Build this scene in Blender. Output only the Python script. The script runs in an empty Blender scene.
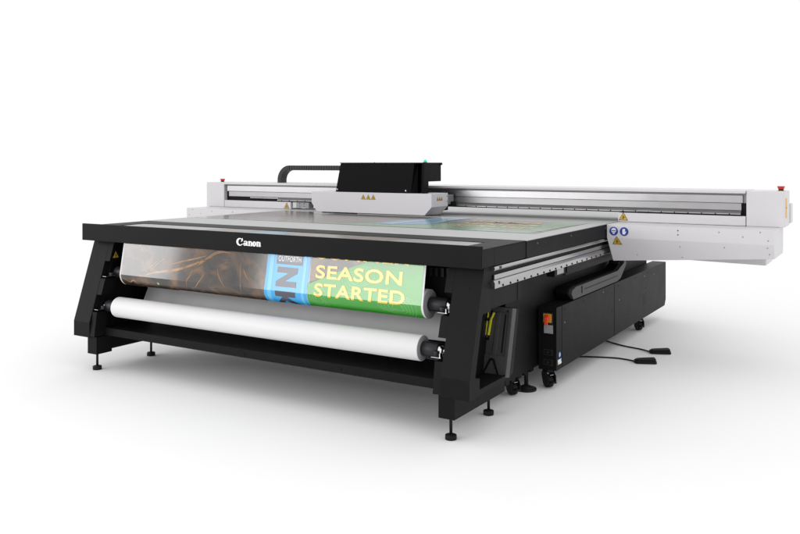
import bpy, bmesh, math, random
from mathutils import Vector, Matrix
random.seed(7)
PI = math.pi
S = bpy.context.scene
COL = S.collection

# ------------------------------------------------------------------ materials
def new_mat(name, color, rough=.5, metal=0., spec=.5, noise=0., nscale=8., rvar=0., bump=0., bscale=300., emit=None, coat=0., ior=None, aniso=0.):
    m = bpy.data.materials.new(name); m.use_nodes = True
    nt = m.node_tree; b = nt.nodes['Principled BSDF']
    b.inputs['Base Color'].default_value = (*color, 1)
    b.inputs['Roughness'].default_value = rough
    b.inputs['Metallic'].default_value = metal
    b.inputs['Specular IOR Level'].default_value = spec
    if ior: b.inputs['IOR'].default_value = ior
    if coat:
        b.inputs['Coat Weight'].default_value = coat; b.inputs['Coat Roughness'].default_value = .06
    tc = nt.nodes.new('ShaderNodeTexCoord')
    if noise or rvar:
        n = nt.nodes.new('ShaderNodeTexNoise'); n.inputs['Scale'].default_value = nscale
        n.inputs['Detail'].default_value = 5
        nt.links.new(tc.outputs['Object'], n.inputs['Vector'])
        if noise:
            r = nt.nodes.new('ShaderNodeValToRGB')
            r.color_ramp.elements[0].position = .3; r.color_ramp.elements[1].position = .7
            r.color_ramp.elements[0].color = (*[c * (1 - noise) for c in color], 1)
            r.color_ramp.elements[1].color = (*[min(1, c * (1 + noise)) for c in color], 1)
            nt.links.new(n.outputs['Fac'], r.inputs['Fac']); nt.links.new(r.outputs['Color'], b.inputs['Base Color'])
        if rvar:
            mr = nt.nodes.new('ShaderNodeMapRange')
            mr.inputs['To Min'].default_value = rough - rvar; mr.inputs['To Max'].default_value = rough + rvar
            nt.links.new(n.outputs['Fac'], mr.inputs['Value']); nt.links.new(mr.outputs['Result'], b.inputs['Roughness'])
    if bump:
        n2 = nt.nodes.new('ShaderNodeTexNoise'); n2.inputs['Scale'].default_value = bscale; n2.inputs['Detail'].default_value = 2
        nt.links.new(tc.outputs['Object'], n2.inputs['Vector'])
        bp = nt.nodes.new('ShaderNodeBump'); bp.inputs['Strength'].default_value = bump; bp.inputs['Distance'].default_value = .002
        nt.links.new(n2.outputs['Fac'], bp.inputs['Height']); nt.links.new(bp.outputs['Normal'], b.inputs['Normal'])
    if emit:
        b.inputs['Emission Color'].default_value = (*emit, 1); b.inputs['Emission Strength'].default_value = 1.
    return m

M = dict(
    black=new_mat('black_powder_coat', (.006, .006, .0063), .5, spec=.10, noise=.12, rvar=.05, bump=.12, bscale=900),
    dark=new_mat('deep_black_plastic', (.004, .004, .0045), .55, spec=.15, rvar=.05, nscale=20),
    gloss=new_mat('black_hood_paint', (.004, .004, .0042), .42, spec=.05, rvar=.03, nscale=5),
    rubber=new_mat('black_rubber', (.007, .007, .007), .6, spec=.2, noise=.2, nscale=60),
    core=new_mat('charcoal_core', (.013, .013, .016), .45, spec=.35, noise=.1, nscale=30),
    white=new_mat('white_powder_coat', (.62, .605, .625), .42, spec=.45, noise=.015, rvar=.04, nscale=4, bump=.05, bscale=700),
    metal=new_mat('brushed_aluminium', (.42, .41, .42), .30, metal=1., noise=.05, rvar=.06, nscale=6),
    metal2=new_mat('satin_aluminium', (.36, .355, .36), .40, metal=.9, noise=.04, rvar=.05, nscale=9),
    steel=new_mat('polished_steel', (.8, .8, .8), .15, metal=1., rvar=.04, nscale=40),
    table=new_mat('light_grey_table', (.42, .425, .425), .5, spec=.3, noise=.03, rvar=.05, nscale=5),
    paper=new_mat('white_media', (.68, .67, .68), .5, spec=.35, noise=.012, nscale=3),
    paperedge=new_mat('wound_media_end', (.33, .32, .33), .6, spec=.3, noise=.06, nscale=40),
    yellow=new_mat('warning_yellow', (.52, .33, .015), .45, noise=.05, nscale=60),
    toolyellow=new_mat('tool_yellow', (.62, .58, .02), .4),
    blue=new_mat('safety_blue', (.012, .035, .30), .4),
    signwhite=new_mat('sign_white', (.75, .76, .8), .5),
    ink=new_mat('sign_black', (.02, .015, .005), .6),
    red=new_mat('stop_red', (.60, .02, .02), .35),
    orange=new_mat('switch_red_orange', (.75, .07, .02), .35),
    switchyel=new_mat('switch_yellow', (.55, .27, .02), .45),
    labelor=new_mat('label_orange', (.70, .38, .06), .5),
    green_lamp=new_mat('green_lamp', (.0, .4, .18), .3, emit=(.0, .62, .28)),
    logo=new_mat('logo_white', (.85, .85, .85), .5),
    grey=new_mat('grey_label', (.30, .30, .31), .6, noise=.15, nscale=150),
    midgrey=new_mat('grey_bracket', (.25, .25, .26), .4, metal=.3),
    chain=new_mat('grey_chain_plastic', (.03, .03, .032), .5, spec=.3),
    chainlight=new_mat('chain_side_plastic', (.045, .045, .048), .5, spec=.3),
    traygrey=new_mat('tray_plastic', (.060, .060, .062), .5, spec=.3, noise=.08, nscale=30, bump=.2, bscale=700),
    stripgrey=new_mat('slot_strip_grey', (.22, .225, .23), .3, noise=.1, nscale=6),  # slot strip tones dulled, washed-out reflection painted into them
    stripblue=new_mat('slot_strip_blue', (.10, .20, .27), .3, noise=.15, nscale=9),
    striptan=new_mat('slot_strip_tan', (.16, .13, .11), .3, noise=.3, nscale=14),
    plate=new_mat('grey_guide_plate', (.58, .57, .58), .45, spec=.4, noise=.03),
    rail=new_mat('rail_aluminium', (.40, .395, .40), .22, metal=1., rvar=.02, nscale=3),
    floor=None)
# glossy print colours
def ink_mat(name, color, rough=.10, noise=.0):
    m = new_mat(name, color, rough, spec=.5, noise=noise, nscale=12, ior=1.72)
    return m
M['p_green'] = ink_mat('print_green', (.032, .28, .020), noise=.05)
M['p_line'] = ink_mat('print_contour_line', (.19, .46, .17))
M['p_yellow'] = ink_mat('print_yellow', (.80, .50, .04))
M['p_blue'] = ink_mat('print_blue', (.025, .33, .68))
M['p_blue2'] = ink_mat('print_light_blue', (.10, .44, .74))
M['p_navy'] = ink_mat('print_charcoal', (.045, .05, .075))
M['p_white'] = ink_mat('print_white', (.75, .75, .76))
M['p_orange'] = ink_mat('print_orange_filament', (.27, .135, .045), noise=.5)

def marble(name):
    m = bpy.data.materials.new(name); m.use_nodes = True
    nt = m.node_tree; b = nt.nodes['Principled BSDF']; L = nt.links
    b.inputs['Roughness'].default_value = .10; b.inputs['IOR'].default_value = 1.72
    tc = nt.nodes.new('ShaderNodeTexCoord')
    mp = nt.nodes.new('ShaderNodeMapping'); mp.inputs['Scale'].default_value = (1, 1, 1.15); mp.inputs['Rotation'].default_value = (0, .5, 0)
    L.new(tc.outputs['Object'], mp.inputs['Vector'])
    n1 = nt.nodes.new('ShaderNodeTexNoise'); n1.inputs['Scale'].default_value = 6.5; n1.inputs['Detail'].default_value = 10; n1.inputs['Roughness'].default_value = .62; n1.inputs['Distortion'].default_value = .5
    L.new(mp.outputs[0], n1.inputs['Vector'])
    base = nt.nodes.new('ShaderNodeValToRGB'); e = base.color_ramp.elements
    e[0].position = .30; e[0].color = (.012, .012, .014, 1); e[1].position = .74; e[1].color = (.22, .115, .045, 1)
    x = e.new(.55); x.color = (.045, .035, .030, 1)
    L.new(n1.outputs['Fac'], base.inputs['Fac'])
    # filaments: narrow band of a distorted noise
    n2 = nt.nodes.new('ShaderNodeTexNoise'); n2.inputs['Scale'].default_value = 2.6; n2.inputs['Detail'].default_value = 7; n2.inputs['Distortion'].default_value = 1.1
    L.new(mp.outputs[0], n2.inputs['Vector'])
    f = nt.nodes.new('ShaderNodeValToRGB'); q = f.color_ramp.elements
    q[0].position = .44; q[0].color = (0, 0, 0, 1); q[1].position = .56; q[1].color = (0, 0, 0, 1)
    y = q.new(.5); y.color = (1, 1, 1, 1)
    L.new(n2.outputs['Fac'], f.inputs['Fac'])
    n3 = nt.nodes.new('ShaderNodeTexNoise'); n3.inputs['Scale'].default_value = 9
    L.new(mp.outputs[0], n3.inputs['Vector'])
    mul = nt.nodes.new('ShaderNodeMath'); mul.operation = 'MULTIPLY'
    L.new(f.outputs['Color'], mul.inputs[0]); L.new(n3.outputs['Fac'], mul.inputs[1])
    mix = nt.nodes.new('ShaderNodeMix'); mix.data_type = 'RGBA'
    m2 = nt.nodes.new('ShaderNodeMath'); m2.operation = 'MULTIPLY'; m2.inputs[1].default_value = .42; L.new(mul.outputs[0], m2.inputs[0]); L.new(m2.outputs[0], mix.inputs[0]); L.new(base.outputs['Color'], mix.inputs[6]); mix.inputs[7].default_value = (.30, .14, .04, 1)
    L.new(mix.outputs[2], b.inputs['Base Color'])
    return m
M['marble'] = marble('print_brown_marbling')
M['t_marble'] = marble('table_print_brown'); M['t_marble'].node_tree.nodes['Principled BSDF'].inputs['Roughness'].default_value = .17
for k_, c_ in (('green', (.10, .25, .11)), ('yellow', (.62, .42, .10)), ('blue', (.09, .24, .38)), ('blue2', (.15, .40, .58)), ('white', (.45, .50, .45))):  # banner inks greyed, the pale gloss reflection is put into the colours
    M['t_'+k_] = ink_mat('table_print_'+k_, c_, .17)

fm = bpy.data.materials.new('white_studio_floor'); fm.use_nodes = True
fb = fm.node_tree.nodes['Principled BSDF']; fb.inputs['Base Color'].default_value = (.915, .915, .915, 1)
fb.inputs['Roughness'].default_value = .9; fb.inputs['Specular IOR Level'].default_value = .0
M['floor'] = fm

# ------------------------------------------------------------------ mesh builder
class MB:
    def __init__(s): s.bm = bmesh.new(); s.mats = []
    def mi(s, m):
        if m not in s.mats: s.mats.append(m)
        return s.mats.index(m)
    def face(s, pts, m, flip=False):
        vs = [s.bm.verts.new(p) for p in pts]
        f = s.bm.faces.new(vs); f.material_index = s.mi(m); return f
    def box(s, x0, x1, y0, y1, z0, z1, m):
        v = [s.bm.verts.new((x, y, z)) for x in (x0, x1) for y in (y0, y1) for z in (z0, z1)]
        k = s.mi(m)
        for q in ((0,1,3,2),(4,6,7,5),(0,4,5,1),(2,3,7,6),(0,2,6,4),(1,5,7,3)):
            f = s.bm.faces.new([v[i] for i in q]); f.material_index = k
        return v
    def prism(s, poly, axis, a, b, m, tf=None):
        """poly of 2D points; axis 'x': (y,z), 'y': (x,z), 'z': (x,y)"""
        def P(p, t):
            if axis == 'x': q = (t, p[0], p[1])
            elif axis == 'y': q = (p[0], t, p[1])
            else: q = (p[0], p[1], t)
            return tf(Vector(q)) if tf else q
        A = [s.bm.verts.new(P(p, a)) for p in poly]; B = [s.bm.verts.new(P(p, b)) for p in poly]
        k = s.mi(m); n = len(poly)
        fs = [s.bm.faces.new(A), s.bm.faces.new(B[::-1])]
        for i in range(n):
            fs.append(s.bm.faces.new((A[i], B[i], B[(i+1) % n], A[(i+1) % n])))
        for f in fs: f.material_index = k
        return A, B
    def loft(s, A, B, m):
        A = [s.bm.verts.new(p) for p in A]; B = [s.bm.verts.new(p) for p in B]; n = len(A); k = s.mi(m)
        fs = [s.bm.faces.new(A), s.bm.faces.new(B[::-1])]
        for i in range(n): fs.append(s.bm.faces.new((A[i], B[i], B[(i+1) % n], A[(i+1) % n])))
        for f in fs: f.material_index = k
    def cyl(s, p0, p1, r0, m, r1=None, n=32, capm=None):
        r1 = r0 if r1 is None else r1
        p0 = Vector(p0); p1 = Vector(p1); d = (p1 - p0).normalized()
        u = d.orthogonal().normalized(); w = d.cross(u)
        A = []; B = []
        for i in range(n):
            c = math.cos(2*PI*i/n); t = math.sin(2*PI*i/n)
            A.append(s.bm.verts.new(p0 + (u*c + w*t)*r0)); B.append(s.bm.verts.new(p1 + (u*c + w*t)*r1))
        k = s.mi(m); kc = s.mi(capm or m)
        for i in range(n):
            f = s.bm.faces.new((A[i], A[(i+1) % n], B[(i+1) % n], B[i])); f.material_index = k; f.smooth = True
        f = s.bm.faces.new(A[::-1]); f.material_index = kc
        f = s.bm.faces.new(B); f.material_index = kc
    def tube(s, pts, r, m, n=10):
        pts = [Vector(p) for p in pts]; rings = []; k = s.mi(m)
        for i, p in enumerate(pts):
            d = (pts[min(i+1, len(pts)-1)] - pts[max(i-1, 0)]).normalized()
            u = d.cross(Vector((0, 0, 1)))
            if u.length < 1e-3: u = d.orthogonal()
            u.normalize(); w = d.cross(u)
            rings.append([s.bm.verts.new(p + (u*math.cos(2*PI*j/n) + w*math.sin(2*PI*j/n))*r) for j in range(n)])
        for a, b in zip(rings, rings[1:]):
            for j in range(n):
                f = s.bm.faces.new((a[j], a[(j+1) % n], b[(j+1) % n], b[j])); f.material_index = k; f.smooth = True
        f = s.bm.faces.new(rings[0][::-1]); f.material_index = k
        f = s.bm.faces.new(rings[-1]); f.material_index = k
    def build(s, name, parent=None, bevel=0., seg=2, loc=None, smooth=False):
        bmesh.ops.recalc_face_normals(s.bm, faces=s.bm.faces)
        me = bpy.data.meshes.new(name)
        if loc is None:
            vs = [v.co for v in s.bm.verts]
            lo = [min(v[i] for v in vs) for i in range(3)]; hi = [max(v[i] for v in vs) for i in range(3)]
            loc = Vector([(lo[i]+hi[i])/2 for i in range(3)]); loc.z = lo[2]
        loc = Vector(loc)
        bmesh.ops.translate(s.bm, verts=s.bm.verts, vec=-loc)
        s.bm.to_mesh(me); s.bm.free()
        for m in s.mats: me.materials.append(M[m])
        o = bpy.data.objects.new(name, me); COL.objects.link(o)
        if parent is not None:
            o.parent = parent; o.location = loc - world_loc(parent)
        else: o.location = loc
        if bevel:
            b = o.modifiers.new('bevel', 'BEVEL'); b.width = bevel; b.segments = seg; b.limit_method = 'ANGLE'; b.angle_limit = math.radians(35)
        return o
def world_loc(o):
    v = Vector(o.location)
    while o.parent is not None: o = o.parent; v = v + Vector(o.location)
    return v
def thing(name, label, cat, loc=(0, 0, 0)):
    o = bpy.data.objects.new(name, None); COL.objects.link(o); o.location = loc; o.empty_display_size = .1
    o['label'] = label; o['category'] = cat; return o
def tag(o, label, cat, group=None):
    o['label'] = label; o['category'] = cat
    if group: o['group'] = group
    return o

# ------------------------------------------------------------------ text helper
def text_polys(body, width, height, offset=.0):
    """filled text as a list of triangles in a width x height box starting at 0,0"""
    c = bpy.data.curves.new('tmp_text', 'FONT'); c.body = body; c.offset = offset; c.space_character = 1.06; c.resolution_u = 6
    o = bpy.data.objects.new('tmp_text', c); COL.objects.link(o)
    dg = bpy.context.evaluated_depsgraph_get(); me = bpy.data.meshes.new_from_object(o.evaluated_get(dg))
    vs = [v.co.copy() for v in me.vertices]
    x0 = min(v.x for v in vs); x1 = max(v.x for v in vs)
    y0 = min(v.y for v in vs); y1 = max(v.y for v in vs)
    out = []
    for p in me.polygons:
        out.append([((vs[i].x-x0)/(x1-x0)*width, (vs[i].y-y0)/(y1-y0)*height) for i in p.vertices])
    bpy.data.objects.remove(o); bpy.data.curves.remove(c); bpy.data.meshes.remove(me)
    return out

# ------------------------------------------------------------------ setting
mb = MB(); mb.face([(-70, -40, 0), (70, -40, 0), (70, 90, 0), (-70, 90, 0)], 'floor')
fl = mb.build('floor', loc=(0, 0, 0)); fl['kind'] = 'structure'

# ------------------------------------------------------------------ the printer
PR = thing('flatbed_printer', 'huge black and white flatbed printer with roll media unit standing on the white floor', 'printer', (0, 1.8, 0))

# --- table
mb = MB()
mb.box(-1.45, 1.45, .546, 3.7, .826, .916, 'black')
mb.box(-1.45, 1.45, .548, 3.7, .9165, .921, 'table')
for y in (.70, 1.24, 1.92, 2.6): mb.cyl((1.449, y, .893), (1.4515, y, .893), .004, 'midgrey', n=12)
TB = mb.build('table', PR, .0015, 1)

# --- front deck and fascia of the roll unit
mb = MB()
mb.box(-1.447, 1.447, .016, .1495, .83, .9195, 'black')
mb.box(-1.447, 1.447, .1495, .5435, .828, .915, 'black')
mb.box(-1.447, -1.27, .1505, .5435, .9155, .9195, 'black')
mb.box(1.30, 1.447, .1505, .5435, .9155, .9195, 'black')
mb.box(-1.269, 1.299, .355, .5435, .9155, .9195, 'black')
mb.build('deck', PR, .0015, 1)
mb = MB()
mb.box(-1.45, 1.45, 0, .0155, .826, .935, 'black')
FC = mb.build('front_cover', PR, .003, 2)
FC['label'] = 'long black front bar with the white maker name'

# logo : letters drawn as overlapping strokes, each a hair thicker than the last
lg = MB(); lay = [0]
def lpoly(pts):
    lay[0] += 1
    z0, x0, k = .8625, -.0965, .0262
    P2 = [(x0 + p[0]*k, z0 + p[1]*k) for p in pts]
    lg.prism(P2, 'y', -.0006 - lay[0]*.00003, .001, 'logo')
def ring(cx, cy, ro, si, ri, tilt=0., a0=0., a1=360., n=28, shift=0.):
    """ring sector: ro=(rx,ry) outside, ri inside, inner centre shifted"""
    for i in range(n):
        t0 = math.radians(a0 + (a1-a0)*i/n); t1 = math.radians(a0 + (a1-a0)*(i+1)/n)
        q = []
        for t, r, s_ in ((t0, ro, 0), (t1, ro, 0), (t1, ri, shift), (t0, ri, shift)):
            x = cx + s_ + r[0]*math.cos(t); y = cy + r[1]*math.sin(t)
            q.append((x, y))
        lpoly(q)
ring(.95, .75, (.97, .83), 0, (.60, .62), a0=42, a1=318, shift=.17)
lpoly([(1.45, 1.36), (1.78, 1.62), (1.86, 1.05), (1.72, .98), (1.40, .78), (1.30, .86), (1.52, 1.12)])   # upper beak of the C
lpoly([(1.40, .16), (1.50, .05), (1.85, .36), (1.78, .42)])
# a
lpoly([(2.78, .02), (3.16, .02), (3.16, .72), (3.05, .98), (2.78, .90)])
ring(2.62, .74, (.50, .32), 0, (.26, .16), a0=20, a1=165)
ring(2.46, .33, (.40, .34), 0, (.14, .18), a0=0, a1=360, shift=.05)
lpoly([(3.1, .03), (3.42, .03), (3.42, .10), (3.16, .16)])
# n, o, n
def en(x):
    lpoly([(x+.08, .0), (x+.46, .0), (x+.46, 1.0), (x+.28, 1.06), (x+.0, .95), (x+.0, .88), (x+.08, .84)])
    ring(x+.72, .66, (.40, .36), 0, (.08, .20), a0=5, a1=150, n=14)
    lpoly([(x+.74, .0), (x+1.12, .0), (x+1.12, .70), (x+.78, .78)])
    lpoly([(x+0., .0), (x+.55, .0), (x+.55, .07), (x+.0, .07)])
    lpoly([(x+.68, .0), (x+1.20, .0), (x+1.20, .07), (x+.68, .07)])
en(3.42)
ring(5.17, .50, (.50, .54), 0, (.13, .40))
en(5.80)
lgo = lg.build('logo', FC); lgo['label'] = 'white serif letters spelling Canon'

# --- side legs of the roll unit (leaning front)
def yf(z): return -.082 if z < .31 else -.082 + (z-.31)*(.158/.51)
def side_leg(s):
    mb = MB()
    prof = [(-.082, .217), (-.082, .312), (.080, .828), (.174, .828), (.155, .602), (.062, .600), (-.018, .312), (.03, .300), (.03, .217)]
    mb.prism(prof, 'x', s*1.272, s*1.425, 'black')
    # inner web with two notches for the roll holders
    def slab(z0, z1, d):
        mb.prism([(yf(z0)+.0015, z0), (yf(z1)+.0015, z1), (yf(z1)+d, z1), (yf(z0)+d, z0)], 'x', s*1.228, s*1.2718, 'black')
    slab(.225, .378, .09); slab(.485, .586, .09); slab(.695, .826, .09)
    mb.prism([(yf(.24)+.05, .24), (yf(.31)+.05, .31), (yf(.826)+.05, .826), (.34, .826), (.42, .24)], 'x', s*1.262, s*1.290, 'dark')
    for z in (.26, .55, .72): mb.cyl((s*1.36, yf(z)-.001, z), (s*1.36, yf(z)+.01, z), .0035, 'dark', n=10)
    lg = mb.build('side_leg', PR, .003, 2)
    for zc in (.395, .60):           # bright angle plates holding each roll end
        b = MB(); y = yf(zc)+.004
        x0, x1 = sorted((s*(1.205 if s > 0 else 1.225), s*1.258))
        b.box(x0, x1, y-.004, y+.11, zc-.003, zc, 'steel')
        b.cyl((s*1.215, y+.03, zc), (s*1.215, y+.03, zc+.022), .013, 'core', n=16)
        if s > 0: b.box(1.250, 1.255, y-.004, y+.02, zc, zc+.020, 'steel')
        b.build('bracket', lg, .0008, 1)
    return lg
LR = side_leg(1); LL = side_leg(-1)

def triangle(mb, tf, size, layer=0):
    """warning sign: yellow triangle, black border and a small black pictogram in local (u,v)"""
    h = size*.88
    def pr(poly, m, d0, d1):
        A = [tf(p[0], p[1], d0) for p in poly]; B = [tf(p[0], p[1], d1) for p in poly]; mb.loft(A, B, m)
    pr([(-size/2, 0), (size/2, 0), (0, h)], 'ink', -.0002, .0008)
    k = .82; pr([(-size/2*k, h*.06), (size/2*k, h*.06), (0, h*.90)], 'yellow', 0, .0014)
    pr([(-.05*size, h*.15), (.05*size, h*.15), (.05*size, h*.22), (-.05*size, h*.22)], 'ink', 0, .0018)
    pr([(-.035*size, h*.28), (.05*size, h*.30), (.03*size, h*.62), (-.06*size, h*.56)], 'ink', 0, .0018)
    pr([(-.16*size, h*.26), (-.07*size, h*.22), (.16*size, h*.36), (.11*size, h*.42)], 'ink', 0, .0021)
def face_y(x, y, z, t=0.):  return lambda u, v, d: (x+u, y-d + v*t, z+v)
def face_x(x, y, z, sx=1):  return lambda u, v, d: (x+sx*d, y+sx*u, z+v)
mb = MB(); triangle(mb, face_x(-1.2275, .087, .712), .054); mb.build('warning_sign', LL)

# --- cross beam, lower frames, feet
mb = MB()
mb.box(-1.227, 1.227, .0, .34, .225, .273, 'black')
for x in (-.05, .62): mb.box(x-.016, x+.016, -.003, .01, .238, .252, 'dark'); 
mb.cyl((.70, -.001, .236), (.70, .01, .236), .004, 'dark', n=10)
mb.build('cross_beam', PR, .003, 2)
for s in (1, -1):
    mb = MB()
    mb.box(*sorted((s*1.243, s*1.33)), -.05, .07, .105, .2165, 'black')
    mb.box(*sorted((s*1.31, s*1.3297)), .07, .2, .105, .2165, 'black')
    mb.box(*sorted((s*1.243, s*1.309)), .07, .2, .135, .2165, 'black')
    mb.box(*sorted((s*1.31, s*1.3295)), .2, .537, .105, .2165, 'black')
    mb.box(*sorted((s*1.243, s*1.309)), .2, .53, .135, .2165, 'black')
    mb.box(*sorted((s*1.25, s*1.418)), .032, .345, .2168, .243, 'black')
    for y, z in ((.0, .17), (.42, .16)): mb.cyl((s*1.325, y, z), (s*1.3315, y, z), .0035, 'dark', n=10)
    mb.build('base_frame', PR, .003, 2)
FT = None
for (x, y) in ((1.293, -.015), (1.283, .43), (-1.28, -.015), (-1.28, .43)):
    mb = MB()
    mb.cyl((x, y, .026), (x, y, .136), .0075, 'rubber', n=20)
    f = mb.build('levelling_foot', PR)
    mb = MB(); mb.cyl((x, y, 0), (x, y, .024), .028, 'rubber', r1=.028, n=36); mb.cyl((x, y, .024), (x, y, .028), .026, 'rubber', r1=.012, n=36)
    mb.build('pad', f, .003, 2)

# --- grey guide plate rising behind the rolls
mb = MB()
mb.loft([(-1.2, .285, .395), (1.2, .285, .395), (1.2, .50, .825), (-1.2, .50, .825)], [(-1.2, .288, .393), (1.2, .288, .393), (1.2, .503, .823), (-1.2, .503, .823)], 'plate')
mb.build('guide_plate', PR)
# --- guide comb under the front bar
mb = MB()
mb.box(-1.22, 1.22, .17, .20, .748, .797, 'dark')
i = -1.2
while i < 1.21:
    mb.box(i, i+.016, .155, .169, .752, .796, 'core'); i += .034
mb.build('guide_comb', PR)

# --- body below the table
mb = MB()
mb.box(-1.27, 1.27, .60, 3.62, .33, .825, 'black')
mb.box(-1.395, 1.395, .17, .60, .60, .798, 'black')
mb.box(-1.255, 1.255, .39, .60, .30, .60, 'dark')
mb.box(1.27, 1.30, .61, 3.55, .125, .66, 'black')
mb.box(-1.30, -1.27, .61, 3.55, .34, .66, 'black')
for y in (.62, .70, .79, .88, .97): mb.box(1.24, 1.298, y, y+.05, .108, .14, 'black')
mb.box(1.396, 1.3985, .552, .556, .60, .715, 'dark')
mb.build('base_body', PR, .004, 2)

# --- silver linear rails on both sides of the table
for s in (1, -1):
    mb = MB()
    mb.prism([(s*1.40, .8255), (s*1.436, .8255), (s*1.444, .822), (s*1.4475, .816), (s*1.4475, .808), (s*1.444, .802), (s*1.438, .80), (s*1.40, .80)], 'y', .154, 3.4, 'rail')
    mb.box(*sorted((s*1.39, s*1.425)), .17, 3.4, .778, .7995, 'dark')
    mb.box(*sorted((s*1.40, s*1.436)), .175, 3.4, .756, .7795, 'rail')
    P1 = [(s*1.40, .756), (s*1.432, .756), (s*1.441, .752), (s*1.4475, .742), (s*1.4475, .7145), (s*1.40, .7145)]
    mb.prism(P1, 'y', .154, 3.4, 'rail')
    for k in range(26): 
        y = .25 + k*.092
        mb.cyl((s*1.446, y, .722), (s*1.4505, y, .722), .006, 'dark', n=10)
    mb.box(*sorted((s*1.446, s*1.448)), .205, .235, .806, .82, 'ink')
    mb.cyl((s*1.446, .205, .74), (s*1.449, .205, .74), .009, 'ink', n=14)
    r = mb.build('side_rail', PR, .0015, 2)
    mb = MB(); mb.box(*sorted((s*1.36, s*1.42)), 1.25, 3.3, .665, .7135, 'black')
    mb.box(*sorted((s*1.36, s*1.4105)), 1.25, 3.3, .65, .6645, 'black')
    mb.build('rail_cover', PR, .003, 2)
mb = MB()
mb.box(1.37, 1.421, 1.04, 1.22, .665, .7135, 'dark'); mb.box(1.4215, 1.423, 1.075, 1.185, .674, .708, 'metal2')
mb.build('sensor_bracket', PR, .001, 1)

# --- electrical cabinet
mb = MB()
prof = [(1.06, .112), (1.06, .482), (3.70, .482), (3.70, .16), (3.66, .112)]
mb.prism(prof, 'x', 1.312, 1.424, 'black')
mb.box(1.4235, 1.4255, 1.152, 1.156, .113, .481, 'dark')
mb.box(1.4235, 1.4255, 2.203, 2.208, .113, .481, 'dark')
for (y, z) in ((1.21,.455),(1.55,.455),(1.95,.455),(2.30,.455),(2.75,.455),(3.1,.455),(3.3,.42),(1.24,.17),(2.15,.30),(2.15,.42),(2.32,.35),(2.9,.30),(3.0,.44),(3.05,.34),(2.6,.17),(1.2,.375),(2.02,.25)):
    mb.cyl((1.423, y, z), (1.4258, y, z), .005, 'dark' if (int(y*100) % 3) else 'midgrey', n=10)
for k in range(7): mb.box(1.4232, 1.4252, 2.98, 3.09, .22+k*.012, .226+k*.012, 'dark')
CB = mb.build('electrical_cabinet', PR, .005, 2)
mb = MB(); mb.box(1.3385, 1.404, 1.052, 1.06, .382, .452, 'core'); mb.box(1.346, 1.3975, 1.049, 1.052, .393, .445, 'switchyel')
mb.cyl((1.372, 1.049, .422), (1.372, 1.036, .422), .018, 'orange', n=28)
mb.prism([(1.362, .382), (1.380, .382), (1.383, .43), (1.361, .43)], 'y', 1.022, 1.036, 'orange')
w = mb.build('rotary_switch', CB, .002, 2); w['label'] = 'red and yellow main switch'
mb = MB(); mb.box(1.347, 1.403, 1.0575, 1.06, .328, .378, 'grey'); w = mb.build('label_plate', CB, .0005, 1); w['label'] = 'plain grey sticker under the switch'
for z in (.199, .140):
    mb = MB(); mb.box(1.344, 1.402, 1.056, 1.06, z, z+.036, 'core'); mb.box(1.352, 1.394, 1.054, 1.056, z+.006, z+.03, 'dark')
    mb.box(1.364, 1.380, 1.053, 1.054, z+.011, z+.024, 'core')
    mb.build('power_socket', CB, .001, 1)
mb = MB()
mb.cyl((1.4235, 1.113, .199), (1.4252, 1.113, .199), .016, 'p_blue', n=24); mb.box(1.4235, 1.4258, 1.109, 1.117, .188, .208, 'signwhite')
mb.box(1.4235, 1.4252, 1.082, 1.140, .143, .172, 'signwhite'); mb.box(1.4235, 1.4257, 1.083, 1.100, .144, .156, 'labelor'); mb.box(1.4235, 1.4257, 1.128, 1.139, .158, .171, 'p_blue')
w = mb.build('sticker', CB); w['label'] = 'small blue, white and orange stickers'

# --- energy chain lying along the cabinet
mb = MB()
mb.prism([(1.36, .486), (1.32, .53), (1.34, .550), (1.40, .562), (2.289, .562), (2.289, .486)], 'x', 1.318, 1.397, 'dark')
mb.prism([(1.37, .486), (1.335, .525), (1.35, .546), (1.42, .560), (2.30, .560), (2.46, .60), (2.49, .70), (2.53, .70), (2.51, .58), (2.38, .50), (2.30, .486)], 'x', 1.3975, 1.419, 'chainlight')
mb.box(1.4195, 1.4215, 1.52, 1.535, .505, .552, 'dark')
mb.box(1.4195, 1.4212, 1.58, 2.30, .523, .527, 'dark')
mb.prism([(2.29, .486), (2.29, .562), (2.42, .60), (2.44, .70), (2.50, .70), (2.50, .58), (2.38, .50)], 'x', 1.318, 1.397, 'dark')
for k in range(5): mb.box(1.33, 1.3965, 2.405-.004+.0*k, 2.43, .60+k*.02, .606+k*.02, 'chain')
mb.build('cable_chain_guide', PR, .002, 1)

# --- casters
def caster(x, y, ang):
    root = None
    c, s_ = math.cos(ang), math.sin(ang)
    tf = lambda v: Vector((x + v.x*c - v.y*s_, y + v.x*s_ + v.y*c, v.z))
    mb = MB()
    for a in (-.030, .023):
        mb.prism([(-.045, .03), (-.040, .075), (-.015, .100), (.02, .104), (.03, .075), (.012, .022), (-.012, .02)], 'x', a, a+.006, 'rubber', tf=tf)
    mb.prism([(-.024, -.03), (.024, -.03), (.024, .03), (-.024, .03)], 'z', .094, .113, 'rubber', tf=tf)
    mb.prism([(-.012, -.04), (.012, -.04), (.012, -.028), (-.012, -.028)], 'z', .078, .084, 'steel', tf=tf)
    mb.prism([(-.017, -.065), (.017, -.065), (.013, -.03), (-.013, -.03)], 'z', .035, .045, 'rubber', tf=tf)
    r = mb.build('caster', PR, .002, 1)
    mb = MB(); mb.cyl(tf(Vector((-.017, 0, .0375))), tf(Vector((.017, 0, .0375))), .0375, 'rubber', n=32)
    mb.cyl(tf(Vector((-.019, 0, .0375))), tf(Vector((.019, 0, .0375))), .012, 'core', n=16)
    mb.build('wheel', r, .003, 2)
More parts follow.
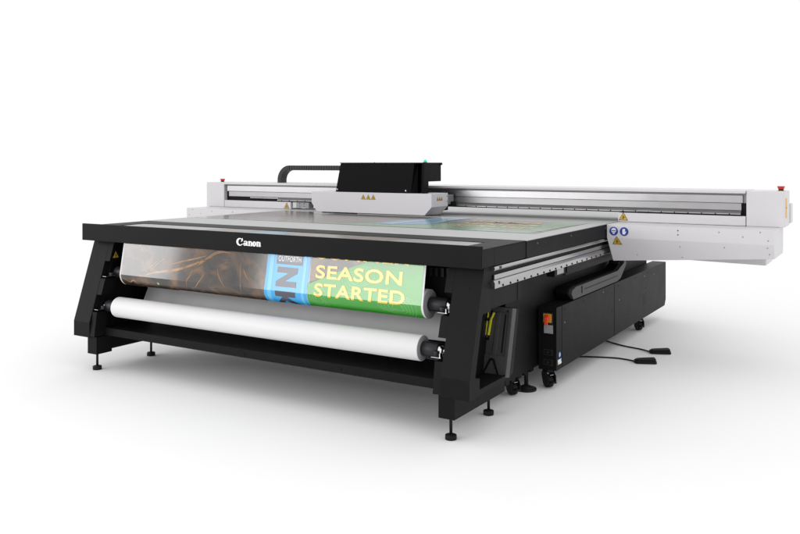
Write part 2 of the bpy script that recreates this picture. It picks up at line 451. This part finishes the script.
caster(1.240, .84, 1.0); caster(1.358, 1.10, .95); caster(1.365, 3.05, .8); caster(-1.25, .84, .2); caster(-1.36, 3.05, .1)
mb = MB(); mb.cyl((1.27, .975, 0), (1.27, .975, .014), .06, 'rubber', n=36); mb.cyl((1.27, .975, .014), (1.27, .975, .03), .05, 'rubber', r1=.018, n=36); mb.cyl((1.27, .975, .03), (1.27, .975, .14), .012, 'rubber', n=20)
mb.build('levelling_pad', PR, .002, 1)

# --- tool tray beside the leg
def tt(x, v, d=0.):       # leaning plane: v runs from z .232 (0) to z .578 (1); d = out of the face
    return (x, .345 + .075*v - d, .232 + .346*v + d*.2)
mb = MB()
def tprism(poly, d0, d1, m):
    mb.loft([tt(p[0], p[1], d0) for p in poly], [tt(p[0], p[1], d1) for p in poly], m)
tprism([(1.257, 0), (1.418, 0), (1.426, 1), (1.262, 1)], -.05, -.008, 'traygrey')
tprism([(1.257, 0), (1.270, 0), (1.275, 1), (1.262, 1)], -.008, 0, 'traygrey')
tprism([(1.400, 0), (1.418, 0), (1.426, 1), (1.408, 1)], -.008, 0, 'traygrey')
tprism([(1.2705, 0), (1.3995, 0), (1.4025, .30), (1.2735, .30)], -.008, -.001, 'traygrey')
tprism([(1.2753, .94), (1.4075, .94), (1.4078, 1), (1.2756, 1)], -.008, -.001, 'traygrey')
tprism([(1.330, .301), (1.350, .301), (1.358, .93), (1.338, .93)], -.008, -.003, 'traygrey')
tprism([(1.276, .50), (1.305, .50), (1.312, .935), (1.2785, .935)], -.0078, -.006, 'dark')
tprism([(1.378, .34), (1.385, .34), (1.391, .90), (1.384, .90)], -.0078, -.005, 'dark')
# raised triangular rib at the bottom
def rib(a, b, w=.007):
    a = Vector(a); b = Vector(b); d = (b-a).normalized(); sc = Vector((1, 1/.354))
    n_ = Vector((-d.y*.354, d.x/.354*.35)); n_ = Vector((w, 0))
    tprism([tuple(a-n_), tuple(a+n_), tuple(b+n_), tuple(b-n_)], -.0011, .004, 'dark')
rib((1.293, .03), (1.327, .245), .005); rib((1.375, .03), (1.342, .245), .005)
tprism([(1.3325, .22), (1.3365, .22), (1.341, .25), (1.328, .25)], -.0011, .004, 'dark')
for x, v in ((1.265, .03), (1.410, .03), (1.400, .95), (1.290, .95)):
    a = Vector(tt(x, v, -.001)); b = Vector(tt(x, v, .0025)); mb.cyl(a, b, .005, 'dark', n=10)
mb.loft([tt(1.257, 0, -.051), tt(1.418, 0, -.051), tt(1.426, 1, -.051), tt(1.262, 1, -.051)],
        [(1.27, .47, .235), (1.412, .455, .235), (1.426, .50, .566), (1.27, .50, .566)], 'black')
mb.build('tool_tray', PR, .002, 1)

# --- gantry
GX0, GX1 = -2.295, 2.283
mb = MB()
mb.box(GX0, GX1, 2.275, 2.60, .994, 1.132, 'metal2')
mb.box(GX0, GX1, 2.212, 2.60, 1.1325, 1.150, 'white')
mb.box(GX0+.02, GX1-.02, 2.24, 2.2748, 1.069, 1.119, 'metal')
mb.box(GX0+.03, GX1-.03, 2.252, 2.2748, 1.020, 1.0665, 'metal2')
mb.prism([(2.2749, 1.0195), (2.245, 1.0195), (2.222, .998), (2.222, .993), (2.2749, .993)], 'x', -1.655, GX1-.03, 'metal')
mb.box(GX0, -1.66, 2.262, 2.2748, .99, 1.019, 'dark')
mb.box(-2.0, -1.66, 2.250, 2.2615, 1.008, 1.016, 'metal')
mb.box(GX0, GX1, 2.25, 2.2747, 1.120, 1.1315, 'midgrey')
mb.box(GX1-.029, GX1, 2.262, 2.2746, .99, 1.0668, 'dark'); mb.box(GX0, GX0+.029, 2.262, 2.2746, 1.02, 1.0668, 'dark')
mb.box(GX0, GX1, 2.262, 2.30, .984, .9928, 'dark')
for k in range(44):
    x = -1.60 + k*.088
    mb.cyl((x, 2.2225, .9965), (x, 2.2205, .9965), .0045, 'dark', n=8)
mb.box(1.58, 1.68, 2.2195, 2.2218, .995, 1.006, 'midgrey')
GB = mb.build('gantry', PR, .0015, 1)
for s in (1, -1):
    mb = MB()
    x0, x1 = (GX1+.004, 2.515) if s > 0 else (-2.525, GX0-.004)
    mb.box(x0, x1, 2.222, 2.50, .918, 1.150, 'white')
    e = mb.build('gantry_end_cap', GB, .006, 3)
    mb = MB()
    xa, xb = (1.444, GX1) if s > 0 else (GX0, -1.50)
    mb.box(xa, xb, 2.224, 2.45, .920, .983, 'white')
    mb.build('lower_panel', GB, .003, 2)
    xb_ = 2.482 if s > 0 else -2.42
    mb = MB(); yb = 2.33
    mb.cyl((xb_, yb, 1.150), (xb_, yb, 1.1515), .026, 'switchyel', n=28)
    mb.cyl((xb_, yb, 1.1515), (xb_, yb, 1.163), .016, 'ink', n=28)
    mb.cyl((xb_, yb, 1.163), (xb_, yb, 1.181), .018, 'red', r1=.024, n=28)
    w = mb.build('emergency_button', GB, .001, 2); w['label'] = 'red mushroom stop button on the %s end' % ('near' if s > 0 else 'far')
mb = MB(); mb.box(2.515, 2.5165, 2.275, 2.34, .975, 1.104, 'labelor'); mb.box(2.5165, 2.5172, 2.28, 2.335, 1.04, 1.044, 'ink'); mb.build('orange_label', GB)
mb = MB(); mb.box(2.45, 2.522, 2.505, 2.62, .93, 1.06, 'white'); mb.build('rear_cover', GB, .004, 2)
mb = MB(); mb.box(-1.44, -1.30, 2.228, 2.30, .932, .983, 'grey')
mb.box(-1.485, -1.441, 2.236, 2.30, .932, .983, 'white')
for q in (-1.40, -1.35): mb.cyl((q, 2.2275, .972), (q, 2.226, .972), .005, 'dark', n=8); mb.cyl((q, 2.2275, .95), (q, 2.226, .95), .004, 'dark', n=8)
mb.build('carriage_mount', GB, .002, 1)
mb = MB(); triangle(mb, face_y(1.482, 2.2235, .928), .066); mb.build('warning_sign', GB)
mb = MB(); triangle(mb, face_y(-1.545, 2.2235, .926), .06); mb.build('warning_sign', GB)

# --- tapered white housings that carry the gantry ends
for s in (1, -1):
    mb = MB()
    q = lambda x: s*x
    A = [(q(1.455), 1.93, .918), (q(1.455), 2.40, .918), (q(1.455), 2.40, .80), (q(1.482), 2.38, .669), (q(1.482), 1.985, .669), (q(1.456), 1.93, .829)]
    B = [(q(2.487), 1.93, .918), (q(2.487), 2.40, .918), (q(2.487), 2.40, .80), (q(2.487), 2.38, .742), (q(2.487), 1.960, .742), (q(2.487), 1.93, .829)]
    mb.loft(A, B, 'white')
    for (x, z) in ((1.92, .895), (1.92, .868), (2.17, .895), (2.41, .905), (2.31, .872), (2.455, .855)): mb.cyl((q(x), 1.931, z), (q(x), 1.9285, z), .0045, 'midgrey' if x > 1.95 else 'ink', n=10)
    for (x, z) in ((1.93, .79), (1.94, .72), (1.65, .72), (2.45, .81), (2.46, .77), (2.2, .80)): 
        yy = 1.93 + (.829-z)/.16*.055
        mb.cyl((q(x), yy+.001, z), (q(x), yy-.0025, z), .004, 'midgrey', n=10)
    H = mb.build('gantry_housing', PR, .003, 2)
    mb = MB()
    mb.loft([(q(1.70), 2.30, .700), (q(1.70), 2.62, .70), (q(1.70), 2.62, .671), (q(1.70), 2.30, .671)],
            [(q(2.396), 2.30, .735), (q(2.396), 2.62, .735), (q(2.396), 2.62, .660), (q(2.396), 2.30, .660)], 'white')
    mb.build('lower_housing', PR, .003, 2)
    if s > 0:
        mb = MB(); triangle(mb, face_y(1.523, 1.9425, .785, -.34), .064); mb.build('warning_sign', H)
        for k, xc in enumerate((1.502, 1.572)):
            mb = MB(); z = .874; y = 1.9297
            mb.cyl((xc, y, z), (xc, y-.0012, z), .029, 'blue', n=40)
            if k == 0:
                mb.cyl((xc, y-.0012, z+.005), (xc, y-.0016, z+.005), .017, 'signwhite', n=30)
                mb.box(xc-.015, xc+.015, y-.0021, y-.0015, z+.001, z+.006, 'blue')
                mb.box(xc-.013, xc+.013, y-.0022, y-.0015, z-.016, z-.008, 'blue')
                mb.box(xc-.007, xc+.007, y-.0025, y-.0012, z-.018, z-.011, 'signwhite')
            else:
                mb.prism([(xc-.010, z-.019), (xc+.006, z-.019), (xc+.014, z-.002), (xc+.012, z+.003), (xc+.006, z-.003), (xc+.007, z+.016), (xc+.001, z+.019), (xc-.010, z+.015), (xc-.012, z)], 'y', y-.0018, y-.0010, 'signwhite')
            w = mb.build('safety_sign', H); w['label'] = ('blue round sign with goggled face', 'blue round sign with white glove')[k]

# --- print carriage
CG = thing('tmp', '', ''); bpy.data.objects.remove(CG)
mb = MB()
mb.prism([(-.975, 1.100), (-.975, 1.008), (-.922, .937), (.090, .937), (.150, 1.000), (.150, 1.100)], 'y', 1.845, 2.105, 'white')
mb.box(-.70, .09, 2.106, 2.222, .96, 1.095, 'dark')
mb.box(-.86, -.52, 1.835, 1.8445, .9285, .9365, 'dark')
for z in (1.075, 1.035): mb.cyl((.1495, 2.09, z), (.1515, 2.09, z), .0045, 'dark', n=10)
CR = mb.build('print_carriage', PR, .004, 2)
mb = MB()
mb.box(.115, .14, 2.12, 2.2215, 1.01, 1.085, 'midgrey'); mb.box(.12, .16, 2.17, 2.2213, 1.003, 1.03, 'dark'); mb.build('slide_block', CR, .001, 1)
plan = [(-.745, 1.862), (-.040, 1.862), (.000, 1.895), (.006, 1.93), (.045, 1.935), (.054, 1.864), (.071, 1.862), (.071, 1.94), (.071, 2.14), (-.745, 2.14)]
def hood_top(p): return (p[0] + (.045 if p[0] < -.7 else (.028 if p[0] < .0 else .0)), p[1] + (.006 if p[1] < 2 else 0))
mb = MB()
fr = plan[:8] + [(-.745, 1.94)]
mb.loft([(p[0], p[1], 1.1005) for p in fr], [(*hood_top(p), 1.332) for p in fr], 'gloss')
bk_ = [(-.727, 1.9402), (.071, 1.9402), (.071, 2.14), (-.727, 2.14)]
mb.loft([(p[0], p[1], 1.19) for p in bk_], [(max(p[0], -.702), p[1], 1.332) for p in bk_], 'gloss')
mb.loft([(-.704, 1.855, 1.3323), (.077, 1.855, 1.3323), (.077, 2.15, 1.3323), (-.704, 2.15, 1.3323)], [(-.704, 1.855, 1.336), (.077, 1.855, 1.336), (.077, 2.15, 1.336), (-.704, 2.15, 1.336)], 'gloss')
mb.box(.0715, .079, 2.12, 2.15, 1.316, 1.332, 'gloss')
for x in (-.728, -.085): mb.cyl((x, 1.8625, 1.120), (x, 1.858, 1.120), .0055, 'steel', n=14)
mb.box(-.46, -.455, 1.99, 2.0, 1.336, 1.340, 'gloss')
HD = mb.build('hood', CR, .002, 1)
mb = MB(); mb.cyl((.03, 1.96, 1.3362), (.03, 1.96, 1.3400), .016, 'dark', n=20)
bm_ = mb
for k in range(6):
    a0 = k/6*PI/2; a1 = (k+1)/6*PI/2
    mb.cyl((.03, 1.96, 1.345+.014*math.sin(a0)), (.03, 1.96, 1.345+.014*math.sin(a1)), .0135*math.cos(a0), 'green_lamp', r1=max(.0004, .0135*math.cos(a1)), n=20)
mb.cyl((.03, 1.96, 1.3402), (.03, 1.96, 1.3449), .0135, 'green_lamp', n=20)
w = mb.build('status_light', CR); w['label'] = 'small green lamp on the black hood'
for xc in (-.465, -.418, -.371):
    mb = MB(); triangle(mb, face_y(xc, 1.8445, 1.046), .044); mb.build('warning_sign', CR)
for yc in (1.94, 1.972, 2.004):
    mb = MB(); triangle(mb, face_x(.1505, yc, 1.046), .032); mb.build('warning_sign', CR)

# --- energy chain arching over the gantry
mb = MB(); path = []
zt = 1.288; r = .115; xc = -1.645
x = -.70
while x > xc: path.append((x, zt, 0)); x -= .028
for k in range(8): a = (k+.5)/8*PI/2; path.append((xc - r*math.sin(a), zt - r + r*math.cos(a), a))
for z in (1.160, 1.132, 1.104): path.append((xc-r, z, PI/2))
for (x, z, a) in path:
    c, s_ = math.cos(a), math.sin(a)
    def tf(v, x=x, z=z, c=c, s_=s_): return Vector((x + v.x*c - v.z*s_, v.y, z + v.x*s_ + v.z*c))
    w_ = .0120
    mb.prism([(-w_, -.022), (w_, -.022), (w_, .022), (-w_, .022)], 'y', 2.38, 2.46, 'chain', tf=tf)
    mb.prism([(-w_-.004, -.004), (w_+.004, -.004), (w_+.004, .021), (-w_-.004, .021)], 'y', 2.384, 2.456, 'chain', tf=tf)
    mb.prism([(-.004, -.018), (.004, -.018), (.004, -.006), (-.004, -.006)], 'y', 2.378, 2.3795, 'chainlight', tf=tf)
mb.build('energy_chain', PR, .001, 1)

# ------------------------------------------------------------------ printed media
RC = (.10, .62); RR = .075
def wrap(x, v, d=0.):
    """v = height measured along the sheet; below RC[1] it wraps round the roll"""
    if v >= RC[1]:
        y = RC[0]-RR + (v-RC[1])*.17; return (x, y-d, v)
    a = (RC[1]-v)/RR
    return (x, RC[0] - (RR+d)*math.cos(a), RC[1] - (RR+d)*math.sin(a))
CUTS = [RC[1] - RR*k*PI/24 for k in range(0, 26)]
def wrapped(out, polys, m, d):
    bm = bmesh.new()
    for p in polys:
        try: bm.faces.new([bm.verts.new((q[0], 0, q[1])) for q in p])
        except ValueError: pass
    for c in CUTS:
        bmesh.ops.bisect_plane(bm, geom=bm.verts[:]+bm.edges[:]+bm.faces[:], plane_co=(0, 0, c), plane_no=(0, 0, 1))
    bmesh.ops.triangulate(bm, faces=bm.faces)
    k = out.mi(m)
    for f in bm.faces:
        if f.calc_area() < 1e-9: continue
        g = out.bm.faces.new([out.bm.verts.new(wrap(v.co.x, v.co.z, d)) for v in f.verts]); g.material_index = k
    bm.free()
def ribbon(pts, w0, w1=None):
    """polyline -> quads of varying width"""
    # Catmull-Rom refine
    P = [Vector(p) for p in pts]; R = []
    for i in range(len(P)-1):
        a, b, c, d = P[max(i-1, 0)], P[i], P[i+1], P[min(i+2, len(P)-1)]
        for k in range(6):
            t = k/6; R.append(.5*((2*b)+(c-a)*t+(2*a-5*b+4*c-d)*t*t+(3*b-a-3*c+d)*t**3))
    R.append(P[-1]); L_ = []; n = len(R)
    for i, p in enumerate(R):
        d = (R[min(i+1, n-1)]-R[max(i-1, 0)]); d = d.normalized() if d.length else Vector((1, 0)); w = w0 if w1 is None else (w0 + (w1-w0)*math.sin(PI*i/(n-1)))
        nn = Vector((-d.y, d.x))*w/2; L_.append((p+nn, p-nn))
    return [[tuple(a[0]), tuple(b[0]), tuple(b[1]), tuple(a[1])] for a, b in zip(L_, L_[1:])]
MX = 1.115
sh = MB()
wrapped(sh, [[(-MX, .89), (MX, .89), (MX, RC[1]-RR*3.2), (-MX, RC[1]-RR*3.2)]], 'paper', 0)
e = .0006; LOW = RC[1]-RR*3.15
wrapped(sh, [[(-MX+.010, .886), (.088, .886), (.088, LOW), (-MX+.010, LOW)], [(.398, .886), (.95, .886), (.95, .862), (.392, .678), (.392, .62), (.398, .62)]], 'marble', e)
# green field with its slanting upper edge, blue panel
wrapped(sh, [[(.392, .675), (.60, .757), (.765, .815), (.95, .880), (MX-.012, .880), (MX-.012, LOW), (.389, LOW)]], 'p_green', 2*e)
wrapped(sh, [[(.094, .886), (.396, .886), (.388, .62), (.386, LOW), (.088, LOW), (.086, .60)]], 'p_blue', 2*e)
wrapped(sh, [[(.112, .886), (.140, .886), (.136, LOW), (.106, LOW)], [(.352, .886), (.372, .886), (.366, LOW), (.345, LOW)]], 'p_blue2', 3*e)
wrapped(sh, [[(.156, .880), (.342, .880), (.340, .766), (.158, .768)]], 'p_navy', 4*e)
tx = text_polys('OUTFORTH', .160, .030, .006)
wrapped(sh, [[(.170+q[0], .783+q[1]) for q in p] for p in tx], 'p_white', 5*e)
# rotated N and K
wrapped(sh, [[(.170, .752), (.312, .752), (.312, .722), (.228, .676), (.309, .676), (.309, .645), (.166, .645), (.166, .673), (.250, .721), (.170, .721)]], 'p_navy', 4*e)
wrapped(sh, [[(.166, .622), (.307, .622), (.307, .590), (.250, .590), (.306, .545), (.306, .505), (.232, .565), (.166, .500), (.166, .542), (.215, .590), (.166, .590)]], 'p_navy', 4*e)
# contour lines on the green
for (cx, cz, n) in ((.70, .715, 5), (.97, .60, 5), (.47, .60, 3)):
    for k in range(n):
        rr = .02 + k*.013; pts = []
        for j in range(25):
            a = j/24*2*PI; w = rr*(1 + .25*math.sin(2*a+cx*9) + .14*math.sin(3*a+k*.4+cz*7))
            x = cx + 1.35*w*math.cos(a); z = cz + w*math.sin(a)
            pts.append((x, z))
        ps = [p for p in ribbon(pts, .0022) if all(q[0] > .40 and q[0] < MX-.02 and q[1] < .66 + (q[0]-.392)*.38 for q in p)]
        wrapped(sh, ps, 'p_line', 3*e)
def ttxt(s_, x0, x1, z0, z1, off=.024):
    tp = text_polys(s_, x1-x0, z1-z0, off)
    wrapped(sh, [[(x0+q[0], z0+q[1]) for q in p] for p in tp], 'p_yellow', 4.2*e)
ttxt('SEASON', .437, .985, .708, .779); ttxt('STARTED', .437, 1.008, .612, .683); ttxt('SUMMER', .437, 1.02, .811, .882)
# orange filaments of the photographic print
FIL = [([(-.88,.631),(-.808,.651),(-.711,.667),(-.591,.688),(-.424,.741),(-.327,.776)], .016), ([(-.449,.715),(-.375,.762),(-.318,.795),(-.263,.809),(-.184,.805)], .018),
       ([(-.853,.639),(-.782,.706),(-.711,.753)], .006), ([(-.88,.645),(-.82,.70),(-.76,.735)], .004), ([(-.685,.706),(-.591,.73),(-.473,.756),(-.383,.779)], .010),
       ([(-.486,.701),(-.494,.658),(-.519,.626),(-.523,.578)], .006), ([(-.383,.672),(-.416,.628),(-.457,.583)], .006), ([(-.084,.728),(-.061,.689),(-.016,.647)], .004),
       ([(-.107,.761),(-.099,.669),(-.084,.59)], .005), ([(-1.08,.60),(-1.03,.575),(-.99,.59),(-.95,.56)], .010), ([(-.29,.73),(-.26,.66),(-.20,.60)], .004)]
for pts, w in FIL: wrapped(sh, ribbon(pts, .001, w), 'p_orange', 2*e)
wrapped(sh, [[(-.77+.010*math.cos(a*PI/4), .585+.009*math.sin(a*PI/4)) for a in range(8)]], 'p_line', 2.5*e)
PM = thing('printed_media_roll', 'roll of glossy printed banner reading SEASON STARTED hanging under the black front bar', 'media roll', (0, .1, .62))
for f in sh.bm.faces: f.smooth = False
so = sh.build('printed_sheet', PM)
mb = MB(); mb.cyl((-MX, .10, .62), (MX, .10, .62), RR-.0015, 'paper', n=64, capm='paperedge')
mb.build('wound_roll', PM, .002, 1)
for s in (-1, 1):
    mb = MB(); mb.cyl((s*1.117, .10, .62), (s*1.222, .10, .62), .037, 'core', n=40)
    mb.cyl((s*1.222, .10, .62), (s*1.245, .10, .62), .030, 'steel' if s > 0 else 'midgrey', r1=.012, n=28); mb.cyl((s*1.245, .10, .62), (s*1.255, .10, .62), .012, 'steel', n=20)
    mb.build('core_tube', PM, .002, 1)
# the strip of the same banner seen in the slot of the deck
st = thing('printed_banner_strip', 'thin strip of printed banner lying in the slot of the black deck', 'banner strip', (0, .25, .916))
mb = MB(); z = .9168
mb.box(-1.262, 1.292, .152, .352, .9154, .9166, 'stripgrey')
def flat(poly, m, z): mb.face([(p[0], p[1], z) for p in poly], m)
flat([(-1.25, .155), (-.55, .155), (-.40, .35), (-1.23, .35)], 'stripgrey', .9172)
flat([(-.54, .155), (-.30, .155), (-.10, .35), (-.39, .35)], 'striptan', .9172)
flat([(-.29, .155), (.12, .155), (.05, .35), (-.09, .35)], 'stripblue', .9172)
flat([(.13, .155), (.80, .155), (.86, .35), (.06, .35)], 'striptan', .9172)
mb.build('printed_sheet', st)

# --- blank white roll
WR = thing('blank_media_roll', 'plain white roll of blank media held low between the legs', 'media roll', (0, .02, .412))
mb = MB(); mb.cyl((-1.12, .02, .412), (1.12, .02, .412), .064, 'paper', n=64, capm='paperedge'); mb.build('wound_roll', WR, .004, 2)
for s in (-1, 1):
    mb = MB(); mb.cyl((s*1.122, .02, .412), (s*1.215, .02, .412), .037, 'core', n=40)
    mb.cyl((s*1.215, .02, .412), (s*1.24, .02, .412), .030, 'steel' if s > 0 else 'midgrey', r1=.012, n=28); mb.cyl((s*1.24, .02, .412), (s*1.255, .02, .412), .012, 'steel', n=20)
    mb.build('core_tube', WR, .002, 1)
# ------------------------------------------------------------------ print lying on the table
mb = MB(); zz = .9222
mb.box(-1.39, 1.335, .95, 1.98, .9212, zz, 't_marble')
TBM = [( [(-.50,.951),(1.293,.951),(1.335,1.82),(1.2,1.85),(1.129,1.80),(1.0,1.50),(.667,1.47),(.485,1.36),(.181,1.30),(-.093,1.0)], 't_green', .0006),
       ([(.10,1.10),(.45,1.20),(.47,1.36),(.42,1.62),(.46,2.0),(.24,1.9),(.10,1.50)], 't_blue', .0011),
       ([(.15,1.12),(.25,1.14),(.30,1.9),(.26,1.9)], 't_blue2', .0016)]
for poly, m, d in TBM: mb.face([(p[0], p[1], zz+d) for p in poly], m)
for k, (word, y) in enumerate((('SUMMER', 1.62), ('SEASON', 1.42), ('STARTED', 1.22))):
    for p in text_polys(word, .55, .12, .035): mb.face([(.56+q[0]+k*.04, y+q[1], zz+.0016) for q in p], 't_yellow')
for (cx, cy) in ((.75, 1.10), (1.12, 1.12), (1.0, 1.30)):
    for k in range(4):
        pts = [(cx + (.05+k*.03)*1.4*math.cos(j/16*2*PI)*(1+.2*math.sin(j+k)), cy + (.02+k*.014)*math.sin(j/16*2*PI)) for j in range(17)]
        for p in ribbon(pts, .006): mb.face([(q[0], q[1], zz+.0012) for q in p], 't_white')
tag(mb.build('printed_banner', loc=(0, 1.5, .9212)), 'glossy printed banner lying flat on the grey table under the white carriage', 'banner')

# ------------------------------------------------------------------ yellow knife in the tray
KN = thing('cutter_knife', 'yellow and silver cutter knife standing in the black side tray', 'knife', tt(1.288, .56, -.01))
mb = MB()
KO = .009
def kp(poly, d0, d1, m): mb.loft([tt(p[0]+KO, p[1], d0) for p in poly], [tt(p[0]+KO, p[1], d1) for p in poly], m)
kp([(1.276, .575), (1.283, .575), (1.2905, .915), (1.283, .915)], -.004, .012, 'toolyellow')
kp([(1.292, .575), (1.299, .575), (1.306, .80), (1.2985, .80)], -.004, .012, 'toolyellow')
kp([(1.299, .801), (1.306, .801), (1.3195, .905), (1.313, .915)], -.003, .011, 'toolyellow')
mb.build('handle', KN, .0008, 1)
mb = MB(); kp([(1.2835, .54), (1.2915, .54), (1.2985, .915), (1.291, .915)], -.003, .010, 'steel'); mb.build('blade', KN)
mb = MB(); a = Vector(tt(1.2905+KO, .80, .009)); b = Vector(tt(1.2905+KO, .80, .017)); mb.cyl(a, b, .0085, 'core', n=18); mb.build('screw', KN)

# ------------------------------------------------------------------ foot pedals
def pedal(cx, cy, cable, label):
    P_ = thing('foot_pedal', label, 'foot pedal', (cx, cy, 0)); P_['group'] = 'foot pedals on the floor'
    a = math.radians(24); c, s_ = math.cos(a), math.sin(a)
    tf = lambda v: Vector((cx + v.x*c - v.y*s_, cy + v.x*s_ + v.y*c, v.z))
    mb = MB()
    body = [(-.072, -.018), (-.060, -.040), (.060, -.040), (.072, -.028), (.072, .028), (.060, .040), (-.060, .040), (-.072, .018)]
    A = [tf(Vector((p[0], p[1], .001))) for p in body]; B = [tf(Vector((p[0]*.97, p[1]*.97, .020))) for p in body]
    mb.loft(A, B, 'rubber')
    mb.build('base', P_, .004, 2)
    mb = MB(); top = [(p[0]*.90+.003, p[1]*.86) for p in body]
    A = [tf(Vector((p[0], p[1], .0205))) for p in top]; B = [tf(Vector((p[0]*.96, p[1]*.95, .034 - (.008 if p[0] < 0 else 0)))) for p in top]
    mb.loft(A, B, 'rubber'); mb.build('treadle', P_, .004, 2)
    mb = MB(); mb.prism([(-.052, .010), (-.044, .010), (-.044, .018), (-.052, .018)], 'z', .022, .0305, 'labelor', tf=tf); mb.build('indicator', P_)
    mb = MB(); e_ = tf(Vector((-.070, 0, .010))); pts = cable + [tuple(e_)]
    R_ = []
    V = [Vector(p) for p in pts]
    for i in range(len(V)-1):
        q0, q1, q2, q3 = V[max(i-1, 0)], V[i], V[i+1], V[min(i+2, len(V)-1)]
        for k in range(8):
            t = k/8; R_.append(.5*((2*q1)+(q2-q0)*t+(2*q0-5*q1+4*q2-q3)*t*t+(3*q1-q0-3*q2+q3)*t**3))
    R_.append(V[-1]); mb.tube(R_, .005, 'rubber'); mb.build('cable', P_)
pedal(1.710, 2.325, [(1.20, 2.56, .006), (1.283, 2.491, .006), (1.436, 2.40, .006), (1.56, 2.36, .006)], 'black foot pedal on the floor, the farther of the two from the roll unit')
pedal(1.695, 1.992, [(1.20, 1.86, .006), (1.331, 1.945, .006), (1.482, 2.00, .006), (1.56, 2.00, .006)], 'black foot pedal on the floor, the nearer of the two to the roll unit')

# ------------------------------------------------------------------ studio light
W = bpy.data.worlds.new('World'); S.world = W; W.use_nodes = True
bg = W.node_tree.nodes['Background']; bg.inputs['Color'].default_value = (1, 1, 1, 1); bg.inputs['Strength'].default_value = 1.09
def area(name, loc, target, size, power, sy=None, spread=180):
    l = bpy.data.lights.new(name, 'AREA'); l.spread = math.radians(spread); l.shape = 'RECTANGLE'; l.size = size; l.size_y = sy or size; l.energy = power
    o = bpy.data.objects.new(name, l); COL.objects.link(o); o.location = loc
    o.rotation_euler = (Vector(target)-Vector(loc)).to_track_quat('-Z', 'Y').to_euler(); return o
area('overhead_fill', (0, 1.0, 6.5), (0, 1.0, 0), 9, 15)  # added fill from above, lifts the floor and white top faces
area('left_softbox', (-7.6, -4.7, 2.4), (-1.2, .1, .9), 2.7, 14, 2.7, 60)
area('front_softbox', (-3.3, -6.9, 2.4), (.6, .1, .9), 4.2, 21, 2.7, 60)

# ------------------------------------------------------------------ camera
cam = bpy.data.cameras.new('camera'); co = bpy.data.objects.new('camera', cam); COL.objects.link(co)
co.location = (3.1318, -3.5072, 1.33); co.rotation_euler = (PI/2, 0, math.radians(31.33))
cam.sensor_fit = 'HORIZONTAL'; cam.sensor_width = 36; cam.lens = 818/800*36; cam.shift_y = -(267-163.2)/800
cam.clip_end = 300; cam.clip_start = .05
S.camera = co
S.view_settings.view_transform = 'Standard'; S.view_settings.look = 'None'; S.view_settings.gamma = 1; S.view_settings.exposure = 0
S.render.resolution_x = 1024; S.render.resolution_y = 684
